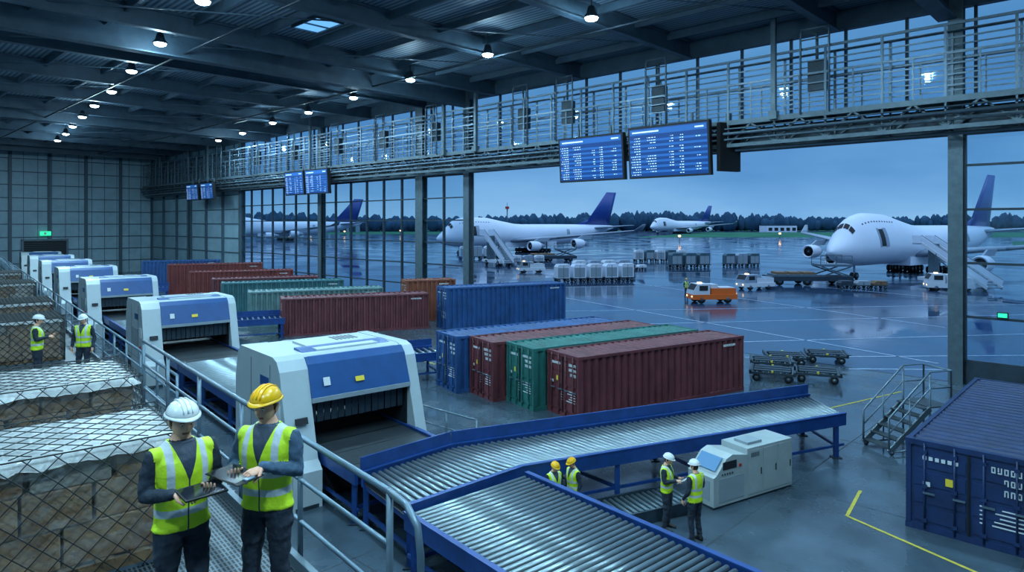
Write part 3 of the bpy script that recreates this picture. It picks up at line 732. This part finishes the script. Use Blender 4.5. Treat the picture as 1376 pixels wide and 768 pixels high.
def human(name,loc,face,pose,jacket=JACK,helmet=HW,scale=1.0,voxel=.013,hair=True,handcurl=.5):
    yw=yaw(face)-math.pi/2
    e=empty(name,loc,yw); e.scale=(scale,)*3
    pd={'el':{-1:(-.27,-.03,1.14),1:(.27,-.03,1.14)},'wr':{-1:(-.27,.07,.9),1:(.27,.07,.9)},'hu':{-1:(0,.2,-1),1:(0,.2,-1)},'hn':{-1:(1,0,0),1:(-1,0,0)},
        'kn':{-1:(-.11,.03,.5),1:(.11,.03,.5)},'an':{-1:(-.13,-.02,.1),1:(.13,-.02,.1)},'ft':{-1:(-.05,1),1:(.05,1)},'head':(0,0)}
    pd.update(pose)
    b=MB()
    tor=[(.84,.15,.105,-.0),(.92,.172,.125,-.005),(1.0,.168,.122,0),(1.1,.165,.122,.005),(1.2,.178,.13,.01),(1.3,.195,.135,.008),(1.38,.198,.125,0),(1.44,.165,.1,-.01),(1.485,.1,.075,-.015),(1.52,.066,.064,-.01),(1.56,.058,.06,.0)]
    b.loft([[(hw*math.copysign(abs(math.cos(a))**.85,math.cos(a)),yo+hd*math.copysign(abs(math.sin(a))**.9,math.sin(a)),z) for a in [2*math.pi*k/24 for k in range(24)]] for z,hw,hd,yo in tor],JACK)
    seg=[];legs=[]
    for s in (-1,1):
        S=Vector((s*.185,-.005,1.415)); El=Vector(pd['el'][s]); Wr=Vector(pd['wr'][s])
        b.tube([Vector((s*.12,-.005,1.41)),S,S.lerp(El,.35),S.lerp(El,.75),El,El.lerp(Wr,.3),El.lerp(Wr,.7),Wr],[.06,.07,.066,.056,.052,.052,.044,.04],JACK,14,round_=True)
        seg.append((S,El,Wr))
        H=Vector((s*.092,-.0,.9)); K=Vector(pd['kn'][s]); A=Vector(pd['an'][s])
        b.tube([H,H.lerp(K,.3),H.lerp(K,.7),K,K.lerp(A,.3),K.lerp(A,.7),A],[.098,.098,.08,.07,.068,.06,.058],JACK,14,round_=True)
        legs.append((H,K,A))
    tmp=b.build('tmp_body',fix=True)
    md=tmp.modifiers.new('r','REMESH'); md.mode='VOXEL'; md.voxel_size=voxel; md.use_smooth_shade=True
    sm=tmp.modifiers.new('s','SMOOTH'); sm.factor=.5; sm.iterations=4
    dg=bpy.context.evaluated_depsgraph_get(); me=bpy.data.meshes.new_from_object(tmp.evaluated_get(dg))
    bpy.data.objects.remove(tmp)
    me.materials.clear()
    for m in (VEST,jacket,TROU,SKIN): me.materials.append(m)
    def cls(c):
        da=min(min(segd(c,S,El)[0]-.064,segd(c,El,Wr)[0]-.05) for S,El,Wr in seg)
        tt=0
        for S,El,Wr in seg:
            d,t=segd(c,S,El)
            if d<.1 and t<.10 and abs(c.x)<.2: tt=1
        q=math.sqrt((c.x/.19)**2+(c.y/.13)**2)-1
        if c.z>1.5 and abs(c.x)<.1: return 3 if c.z>1.51 else 1
        if c.z<.90 and da>.02: return 2
        if da<.018 and not tt and (abs(c.x)>.19 or q*.13>da+.015): return 1
        if c.z<.90: return 1 if da<.012 else 2
        return 0
    vc=[cls(v.co) for v in me.vertices]
    NR=[v.normal.copy() for v in me.vertices]
    for v,c,nr in zip(me.vertices,vc,NR):
        q=v.co.copy()
        if c==0: v.co=q+nr*(.012+.006*mnoise.noise(q*11))
        elif c in (1,2):
            v.co=q+nr*(.012*mnoise.noise(Vector((q.x*9,q.y*9,q.z*16)))+.006*mnoise.noise(q*30))
    for p in me.polygons:
        cs=[vc[i] for i in p.vertices]; p.material_index=max(set(cs),key=cs.count); p.use_smooth=True
    me.name=name+'_body'; o=bpy.data.objects.new('body',me); bpy.context.collection.objects.link(o); o.parent=e
    hb=MB()
    for s in (-1,1):
        S,El,Wr=seg[(s+1)//2]
        u=Vector(pd['hu'][s]).normalized(); n=Vector(pd['hn'][s]); n=(n-u*n.dot(u)).normalized()
        ts_=-1 if s==1 else 1
        hand(hb,Wr+u*.025,u,n,ts_,handcurl)
        H,K,A=legs[(s+1)//2]; f=Vector((pd['ft'][s][0],pd['ft'][s][1],0)).normalized(); sx=f.cross(Vector((0,0,1)))
        base=Vector((A.x,A.y,A.z-.1)); rings=[]
        for t,hw,h_ in ((-.075,.03,.06),(-.06,.042,.10),(0,.045,.12),(.06,.045,.10),(.12,.052,.07),(.17,.048,.055),(.2,.03,.035)):
            rings.append([base+f*t+sx*hw*math.cos(a)+Vector((0,0,max(0,h_/2+h_/2*math.sin(a)))) for a in [2*math.pi*k/14 for k in range(14)]])
        hb.loft(rings,BOOT); hb.tube([base+Vector((0,0,.06)),A+Vector((0,0,.05))],[.05,.052],BOOT,12)
    hb.build('hands_and_boots',parent=e)
    h=head_mesh(hair,helmet).build('head',parent=e)
    h.location=(0,-.005,1.525); h.rotation_euler=(math.radians(-pd['head'][0]),0,math.radians(pd['head'][1]))
    return e
hold=dict(el={-1:(-.25,.02,1.17),1:(.25,.02,1.17)},wr={-1:(-.14,.24,1.21),1:(.15,.25,1.22)},hu={-1:(.55,.75,.1),1:(-.55,.75,.05)},hn={-1:(0,.0,1),1:(-.2,0,-1)})
def place(frame_e,b,name,lp,rx,rz=0):
    bpy.context.view_layer.update()
    T=frame_e.matrix_world@Matrix.Translation(lp)@Matrix.Rotation(rz,4,'Z')@Matrix.Rotation(rx,4,'X'); return b.build(name,mat=T)
def tablet():
    b=MB(); b.bx(-.14,.14,-.10,.10,-.006,.006,BLACK); b.bx(-.128,.128,-.088,.088,.006,.0075,SCREENB); return b
def clip(paper=True):
    b=MB(); b.bx(-.115,.115,-.16,.16,-.003,.003,BLACK); b.bx(-.105,.105,-.15,.12,.003,.005,LABW if paper else SCREENB); b.bx(-.04,.04,.125,.16,.003,.014,GALV); return b
A=human('worker_with_tablet',(-2.33,4.72,ZD),(.72,-.69),{**hold,'head':(6,-2)},helmet=HW,jacket=JACK,scale=.985,voxel=.010)
place(A,tablet(),'tablet_computer',(0,.36,1.235),math.radians(-6))
hold2=dict(hold); hold2['wr']={-1:(-.10,.25,1.27),1:(.15,.22,1.22)}; hold2['hu']={-1:(.45,.8,-.1),1:(-.45,.8,.1)}; hold2['hn']={-1:(.3,0,-1),1:(0,0,1)}
Bm=human('worker_with_clipboard',(-1.83,5.02,ZD),(-.12,-1),{**hold2,'head':(6,-6)},helmet=HY,jacket=SHIRT,scale=1.0,voxel=.010)
place(Bm,clip(False),'clipboard',(.06,.36,1.25),math.radians(-5),math.radians(70))
C=human('worker_in_hi_vis',(-12.3,17.35,ZL),(.8,.35),{'head':(8,0),**hold},helmet=HW,scale=1.0,voxel=.016)
Dn=human('worker_in_hi_vis',(-11.45,17.9,ZL),(.1,-1),{'head':(12,0)},helmet=HW,scale=.97,voxel=.016)
F=human('worker_with_document',(3.5,15.15,0),(.75,-.45),{**hold,'head':(15,0)},helmet=HW,scale=.96,voxel=.014)
place(F,clip(),'clipboard',(0,.38,1.2),math.radians(35))
G=human('worker_in_hi_vis',(3.98,14.55,0),(-.55,.75),{'head':(5,0),'el':{-1:(-.27,-.03,1.14),1:(.27,.0,1.15)},'wr':{-1:(-.24,.12,.95),1:(.2,.25,1.2)},'hu':{-1:(0,.3,-1),1:(-.4,.8,.1)},'hn':{-1:(1,0,0),1:(-.5,0,-1)}},helmet=HW,scale=.99,voxel=.014)
human('worker_in_hi_vis',(.95,15.15,0),(.5,-.8),{'head':(20,0)},helmet=HY,scale=.86,voxel=.018)
human('worker_in_hi_vis',(1.4,15.35,0),(-.8,-.5),{'head':(20,0)},helmet=HY,scale=.87,voxel=.018)
# ---------------------------------------------------------------- control console
CONS=M('console_grey',(158,170,172),.45,0,.08,2); CSCR=M('console_screen',(60,110,150),.2,emit=.5)
b=MB()
b.bx(1.35,3.3,0,.95,.06,1.35,CONS)
for k in range(3): b.bx(1.38+k*.64,1.38+k*.64+.6,-.012,0,.14,1.28,CONS); b.bx(1.38+k*.64+.52,1.38+k*.64+.55,-.03,-.01,.6,.78,BLACK)
b.prism([(0,.06),(1.35,.06),(1.35,1.2),(.75,1.3),(.5,1.22),(.12,.85),(0,.8)],0,.95,CONS)
b.prism([(.46,1.215),(.16,.92),(.14,.94),(.44,1.235)],.1,.85,CSCR)
b.bx(.35,.9,-.012,0,.95,1.15,DARK); b.bx(.2,1.2,-.012,0,.15,.75,GREYP); b.bx(1.0,1.1,-.02,0,.95,1.02,RED)
for k in range(5): b.bx(.3+.1*k,.35+.1*k,-.02,-.01,.82,.87,STEELD)
for k in range(6): b.bx(1.5+k*.06,1.53+k*.06,-.02,-.01,1.1,1.22,STEELD)
b.bx(0,3.3,.02,.93,0,.06,STEELD)
b.bx(-.012,0,.15,.8,.2,.7,GREYP); b.bx(1.6,2.2,.2,.7,1.35,1.42,GREYP)
o=b.build('control_console',(4.85,16.1,0),yaw((.86,.51))); o.scale=(.88,.88,.95); bv=o.modifiers.new('b','BEVEL'); bv.width=.02; bv.segments=2; bv.limit_method='ANGLE'
# ---------------------------------------------------------------- mobile steps
b=MB()
for k in range(6):
    b.bx(.25*k,.25*k+.3,0,1.0,.22*(k+1)-.04,.22*(k+1),GRT)
b.bx(1.5,2.3,0,1.0,1.3,1.34,GRT)
for y in (0,1.0):
    b.beam((0,y,.1),(1.5,y,1.3),.06,.16,STEEL); b.tube([(0,y,.15),(0,y,1.1),(1.5,y,2.4),(2.3,y,2.4),(2.3,y,0)],.03,GALV,8)
    b.tube([(0,y,.65),(1.5,y,1.9),(2.3,y,1.9)],.022,GALV,6); b.tube([(1.5,y,0),(1.5,y,2.4)],.03,GALV,8); b.tube([(.75,y,.1),(.75,y,1.75)],.022,GALV,6)
    b.tube([(0,y,.1),(2.3,y,.1)],.03,GALV,6)
    for x in (.1,2.2): b.wheel((x,y,.08),.08,.05,BLACK)
b.tube([(2.3,0,2.4),(2.3,1,2.4)],.03,GALV,6); b.tube([(2.3,0,1.9),(2.3,1,1.9)],.022,GALV,6)
b.build('mobile_access_steps',(11.2,19.9,0),yaw((.97,.25)))
b=MB()
for x in (0,1.3,2.6): b.tube([(x,0,0),(x,0,1.1)],.03,GALV,8); b.bx(x-.08,x+.08,-.08,.08,0,.02,STEEL)
b.tube([(0,0,1.1),(2.6,0,1.1)],.03,GALV,8); b.tube([(0,0,.6),(2.6,0,.6)],.02,GALV,6)
b.build('floor_barrier_rail',(-3.0,21.5,0),yaw((.75,-.66)))
# ---------------------------------------------------------------- airplanes
PW=M('aircraft_white',(218,228,240),.3,0,.03,.2); PB=M('aircraft_tail_blue',(24,62,140),.3); PG=M('aircraft_grey',(146,162,178),.35,.1)
ST=[(0,4.5,.08),(.5,4.5,.75),(1.2,4.6,1.25),(2.5,4.8,1.95),(4,5.0,2.45),(6,5.15,2.9),(9,5.3,3.2),(13,5.35,3.25),(30,5.35,3.25),(44,5.35,3.25),(52,5.7,2.85),(60,6.5,1.95),(66,7.2,1.1),(69.5,7.6,.45),(70,7.65,.2)]
HP=[(0,0),(1.5,0),(2.5,.15),(3.6,.75),(5,1.7),(7,2.05),(10,2.15),(17,1.9),(22,1.0),(27,.15),(30,0),(100,0)]
def itp(T,x,k=1):
    for i in range(len(T)-1):
        if T[i][0]<=x<=T[i+1][0]:
            f=(x-T[i][0])/(T[i+1][0]-T[i][0]); return T[i][k]*(1-f)+T[i+1][k]*f
    return T[-1][k]
def fus(x,ph,o=0):
    zc=itp(ST,x,1);r=itp(ST,x,2)+o;h=itp(HP,x,1); s=math.sin(ph)
    y=r*math.cos(ph)*(1-.12*min(1,h/2)*max(0,s)**2); return (x,y,zc+r*s+h*max(0,s)**1.6)
def wing(b,root,tip,m,th=.11,vertical=False):
    rings=[]
    for (x,y,z,c) in (root,tip):
        pr=[(0,0),(.05,.35),(.2,.5),(.45,.48),(.75,.22),(1,0),(.75,-.12),(.45,-.3),(.2,-.4),(.05,-.28)]
        if vertical: rings.append([(x+c*p,y+q*c*th,z) for p,q in pr])
        else: rings.append([(x+c*p,y,z+q*c*th) for p,q in pr])
    b.loft(rings,m)
def airplane(nose,dr,sc):
    e=empty('cargo_airplane',(nose[0],nose[1],0),yaw(dr)); e.scale=(sc,)*3
    b=MB(); xs=[0,.2,.5,.9,1.2,1.8,2.5,3,3.6,4.3,5,6,7,8,9,10,13,17,20,22,24.5,27,30,36,44,48,52,56,60,63,66,68,69.5,70]; n=32
    b.loft([[fus(x,2*math.pi*j/n) for j in range(n)] for x in xs],PW)
    b.bx(22,42,-2.6,2.6,1.75,3.2,PW)
    b.build('fuselage',parent=e,fix=True)
    b=MB()
    for s in (-1,1):
        wing(b,(23,s*2,3.6,14.5),(33,s*13,4.7,8.6),PG); wing(b,(33,s*13,4.7,8.6),(46.5,s*31,6.8,3.6),PG)
        wing(b,(46.5,s*31,6.8,3.6),(49.5,s*31.6,8.6,1.3),PG)
        wing(b,(58,s*.5,7.2,8),(66,s*11,8.2,2.6),PG)
        for (x,y,z) in ((23.5,12.2,2.35),(32,21.3,3.1)):
            y*=s; m=24
            def rg(xx,r): return [(x+xx,y+r*math.cos(2*math.pi*j/m),z+r*math.sin(2*math.pi*j/m)) for j in range(m)]
            b.loft([rg(.35,1.0),rg(0,1.22),rg(.15,1.35),rg(.7,1.42),(rg(2.5,1.4)),rg(3.6,1.15)],PW,cap=False)
            b.loft([rg(.5,1.05),rg(.55,.1)],DARK,cap=True); b.loft([rg(.2,.04),rg(.5,.28)],GALV)
            b.loft([rg(3.3,.95),rg(4.6,.75),rg(5.4,.4),rg(6.0,.08)],PG)
            b.loft([[(x+1,y-.15,z+1.2),(x+1,y+.15,z+1.2),(x+6.5,y+.15,z+1.2),(x+6.5,y-.15,z+1.2)],[(x+3.5,y-.15,z+2.3),(x+3.5,y+.15,z+2.3),(x+8,y+.15,z+2.3),(x+8,y-.15,z+2.3)]],PG,sm=False)
    b.build('wings_and_engines',parent=e,fix=True)
    b=MB(); wing(b,(56,0,8.0,11.5),(66.5,0,19.4,4.6),PB,.1,True); wing(b,(50,0,7.9,8),(58.5,0,10.2,2),PB,.06,True); b.build('tail_fin',parent=e,fix=True)
    b=MB()
    def patch(x0,x1,p0,p1,m,o=.04,nx=3,npx=6):
        vs=[];fs=[]
        for i in range(nx+1):
            for j in range(npx+1): vs.append(fus(x0+(x1-x0)*i/nx,math.radians(p0+(p1-p0)*j/npx),o))
        for i in range(nx):
            for j in range(npx): k=i*(npx+1)+j; fs.append((k,k+1,k+npx+2,k+npx+1))
        b.add(vs,fs,m)
    for p in ((48,66),(69,88),(92,111),(114,132)): patch(3.75,4.45,p[0],p[1],DARK,.06)
    for q in (0,1):
        mir=lambda p:180-p if q else p
        for k in range(12): patch(6.5+k*.9,6.8+k*.9,mir(50),mir(53),DARK,.04,1,1)
        patch(46,47.2,mir(0),mir(30),PG,.04)
    patch(10,11.5,180,145,DARK,.05); patch(9.6,10,182,143,PG,.06); patch(11.5,12.6,182,143,PG,.06)
    b.bx(7.4,7.7,-.12,.12,1.0,2.6,PG)
    for y in (-.35,.35): b.wheel((7.5,y,.55),.55,.35,BLACK)
    for x in (33,36):
        for y in (-5.4,-4.4,-2.4,-1.4,1.4,2.4,4.4,5.4):
            for dx in (-.7,.7): b.wheel((x+dx,y,.6),.6,.4,BLACK,n=12)
        for y in (-4.9,-1.9,1.9,4.9): b.bx(x-.15,x+.15,y-.15,y+.15,.6,3.4,PG)
    b.build('landing_gear_and_windows',parent=e)
    return e
airplane((37.8,79.5),(.795,.607),.77); airplane((-16.5,146),(.80,.60),.78); airplane((89,430),(.75,.66),1.0); airplane((-120,260),(.85,.5),.9)
# ---------------------------------------------------------------- ground vehicles
ORG=M('truck_orange',(226,104,30),.4); TW=M('vehicle_white',(206,214,220),.35)
HEADL=M('headlamp',(255,210,150),.3,emit=3)
def truck(loc,dr,c1,c2,s=1,name='service_truck'):
    b=MB()
    b.bx(0,4.2,0,1.8,.35,.8,c1); b.prism([(0,.6),(1.6,.6),(1.6,1.75),(.45,1.75),(.1,1.2)],.05,1.75,c2)
    b.prism([(.12,1.2),(.44,1.7),(.42,1.72),(.08,1.22)],.15,1.65,DARK); b.bx(.6,1.4,.03,.06,1.15,1.6,DARK); b.bx(.6,1.4,1.74,1.77,1.15,1.6,DARK)
    b.bx(1.75,4.1,.1,1.7,.8,1.35,c1); b.bx(1.75,2.4,.2,1.6,1.35,1.7,c2); b.bx(2.6,4.0,.2,1.6,1.35,1.42,c2)
    for x in (.8,3.3):
        for y in (.12,1.68): b.wheel((x,y,.38),.38,.22,BLACK)
    for y in (.25,1.4): b.bx(-.03,0,y,y+.18,.55,.68,HEADL)
    b.bx(.8,1.1,.7,1.1,1.75,1.87,HEADL)
    o=b.build(name,(loc[0],loc[1],0),yaw(dr)); o.scale=(s,)*3; return o
truck((15.6,57.6),(.98,.12),ORG,TW,.95); truck((42.5,68.5),(.9,-.3),TW,TW,1.0,'service_van'); truck((1.0,93),(.9,.2),TW,GREYP,.9,'baggage_tractor'); truck((24,69),(.9,.3),TW,PG,.9,'baggage_tractor')
def uldtrain(loc,dr,n,mats,s=1,h=1.6):
    b=MB()
    for k in range(n):
        x=k*2.0; m=mats[k%len(mats)]
        b.bx(x,x+1.75,0,1.5,.4,.5,STEELD); b.prism([(x+.1,.5),(x+1.65,.5),(x+1.65,h+.5),(x+.35,h+.5),(x+.1,h+.2)],.05,1.45,m)
        b.bx(x+.2,x+1.5,.03,.05,.6,h+.1,GREYP); b.bx(x+.85,x+.88,.02,.05,.5,h+.4,STEELD); b.bx(x+1.7,x+2.05,.7,.8,.4,.45,STEELD)
        for xx in (x+.3,x+1.4):
            for y in (.1,1.4): b.wheel((xx,y,.2),.2,.12,BLACK,n=10)
    o=b.build('cargo_dolly_train',(loc[0],loc[1],0),yaw(dr)); o.scale=(s,)*3
DG=M('crate_teal',(60,92,104),.6,0,.2)
uldtrain((5.2,78),(.97,.22),5,[TW,PW],1.0); uldtrain((8,86),(.97,.22),4,[TW,PG],1.0)
uldtrain((24.5,103),(.98,.1),3,[DG],1.1); uldtrain((33.8,106),(.98,.1),3,[DG,PG],1.0); uldtrain((12,92),(.97,.1),3,[STEELD,TW],.9,.8)
uldtrain((17,98),(.9,.2),2,[TW],.8,.5); uldtrain((-10,128),(.97,.22),4,[TW,PG],1.2)
uldtrain((34.5,70.5),(.97,-.1),3,[STEELD,GREYP,WOOD],.85,.5); uldtrain((22,120),(.97,.1),5,[TW,DG],1.0); uldtrain((-2,112),(.95,.2),4,[PG,TW],1.0,1.0)
def dolly(loc,dr,n=1):
    b=MB()
    for k in range(n):
        x=k*2.1
        b.bx(x,x+1.9,0,.1,.32,.42,STEELD); b.bx(x,x+1.9,1.4,1.5,.32,.42,STEELD)
        for q in range(8): b.tube([(x+.1+.24*q,.05,.4),(x+.1+.24*q,1.45,.4)],.05,STEEL,6)
        b.bx(x,x+.1,0,1.5,.32,.5,STEELD); b.bx(x+1.8,x+1.9,0,1.5,.32,.5,STEELD)
        for yy in (0,1.4): b.bx(x+.9,x+1.0,yy,yy+.1,.4,.5,YEL)
        b.beam((x+1.9,.75,.35),(x+2.1,.75,.35),.08,.06,STEEL)
        for xx in (x+.3,x+1.6):
            for y in (.1,1.4): b.wheel((xx,y,.17),.17,.1,BLACK,n=12)
        for q in range(3): b.bx(x+.2,x+1.7,.1+.45*q,.35+.45*q,.45,.5,STEELD)
    b.build('cargo_dolly',(loc[0],loc[1],0),yaw(dr))
dolly((10.4,29.4),(.85,-.35)); dolly((12.4,32.6),(.9,-.2)); dolly((14.6,33.2),(.9,-.3)); dolly((11.2,31.5),(.9,-.3)); dolly((12.3,29.2),(.85,-.35))
def airstairs(loc,dr,hgt,s=1,lf=1.55):
    b=MB(); L=hgt*lf
    b.bx(L*.15,L+.6,-.9,.9,.45,.8,TW)
    n=int(hgt/.28)
    for k in range(n): b.bx(L*k/n,L*k/n+.35,-.7,.7,.5+(hgt-.5)*k/n,.55+(hgt-.5)*k/n,GALV)
    for y in (-.75,.75):
        b.beam((0,y,.5),(L,y,hgt),.08,.35,TW); b.beam((0,y,1.0),(L,y,hgt+.55),.04,.55,PW); b.beam((0,y,1.35),(L,y,hgt+.95),.06,.06,GALV)
        b.beam((L,y,hgt+.5),(L+1.8,y,hgt+.5),.04,.8,PW)
        b.bx(L*.75-.08,L*.75+.08,y-.05,y+.05,.8,hgt*.78,STEEL); b.beam((L*.3,y,.7),(L*.75,y,hgt*.7),.1,.1,STEEL)
    b.bx(L,L+1.8,-.75,.75,hgt-.1,hgt,GALV); b.bx(L*.9,L*.9+.15,-.6,.6,.8,hgt,STEEL)
    for x in (L*.25,L*.85):
        for y in (-.85,.85): b.wheel((x,y,.4),.4,.25,BLACK)
    o=b.build('passenger_boarding_stairs',(loc[0],loc[1],0),yaw(dr)); o.scale=(s,)*3
airstairs((47.6,66.0),(.0,1),4.6,1,2.3); airstairs((-.5,106),(-.45,.9),4.2,1.15)
def loader(loc,dr):
    b=MB(); b.bx(0,9,0,3,.5,1.0,STEELD); b.bx(.5,5.2,.2,2.8,1.0,1.2,GALV); b.bx(5.5,9,.1,2.9,2.1,2.35,GALV)
    for y in (.2,2.8):
        b.beam((5.6,y,1.0),(8.8,y,2.1),.12,.14,STEEL); b.beam((8.8,y,1.0),(5.6,y,2.1),.12,.14,STEEL)
        for x in (5.5,7.2,8.9): b.bx(x-.03,x+.03,y-.03,y+.03,2.3,3.3,STEEL)
        b.bx(5.5,8.9,y-.03,y+.03,3.25,3.32,STEEL); b.bx(5.5,8.9,y-.03,y+.03,2.8,2.86,STEEL)
    for k in range(3): b.bx(.8+1.5*k,2.0+1.5*k,.5,2.5,1.2,1.45,WOOD)
    for x in (1,4,7.8):
        for y in (.2,2.8): b.wheel((x,y,.45),.45,.3,BLACK)
    b.build('cargo_loader',(loc[0],loc[1],0),yaw(dr))
loader((28.8,74.5),(.97,-.05)); loader((3,120),(.97,.2))
human('ramp_worker',(16.4,63,0),(.3,-1),{},helmet=HY,scale=.98,voxel=.03)
# ---------------------------------------------------------------- distant
TREE=M('tree_foliage_hazed',(54,84,108),1,0,.25,.1,spec=0)  # bluish distance haze is mixed into the foliage colour
b=MB()
rr=random.Random(3)
def blob(c,rx,rz):
    n=8; rings=[]
    for t in (.06,.3,.55,.8,.97):
        th=math.pi*t; rings.append([(c[0]+rx*math.sin(th)*math.cos(2*math.pi*j/n)*rr.uniform(.8,1.2),c[1]+rx*math.sin(th)*math.sin(2*math.pi*j/n)*.8,c[2]+rz*math.cos(th)*rr.uniform(.85,1.15)) for j in range(n)])
    b.loft(rings,TREE)
for k in range(1100):
    x=-750+k*1.9+rr.uniform(-3,3); y=640+rr.uniform(-25,40)+60*math.sin(k*.012)
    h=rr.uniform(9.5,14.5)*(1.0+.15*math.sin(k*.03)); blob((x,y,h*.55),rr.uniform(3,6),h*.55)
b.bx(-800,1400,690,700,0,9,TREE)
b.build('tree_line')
b=MB(); b.bx(0,60,0,25,0,9,PG); b.bx(-2,62,-1,26,9,10,STEELD)
for k in range(8): b.bx(3+7*k,8+7*k,-.3,0,0,6,STEELD)
b.build('distant_hangar',(-180,520,0),.2)
b=MB(); b.bx(0,26,0,12,0,5,PW); b.bx(0,26,0,12,5,5.6,STEELD)
for k in range(5): b.bx(2+5*k,5+5*k,-.2,0,1,3.5,DARK)
b.build('distant_shed',(205,540,0),.1)
b=MB(); b.tube([(0,0,0),(0,0,16)],.35,STEEL,8); b.bx(-1.2,1.2,-1.2,1.2,16,17.5,RED); b.tube([(0,0,17.5),(0,0,20)],.15,STEEL,6); b.build('beacon_mast',(-3,420,0))
APL=M('apron_light_glow',(255,196,130),.3,emit=6)
b=MB()
for x,y in ((-120,400),(-95,380),(-70,420),(-150,450),(-40,480),(300,500),(120,300),(60,240)):
    b.tube([(x,y,0),(x,y,2.2)],.12,STEEL,6); b.tube([(x-.2,y,2.4),(x+.2,y,2.4)],.32,APL,8,round_=True)
b.build('apron_edge_lights')
bpy.context.scene.view_settings.view_transform='Standard'
bpy.context.view_layer.update()
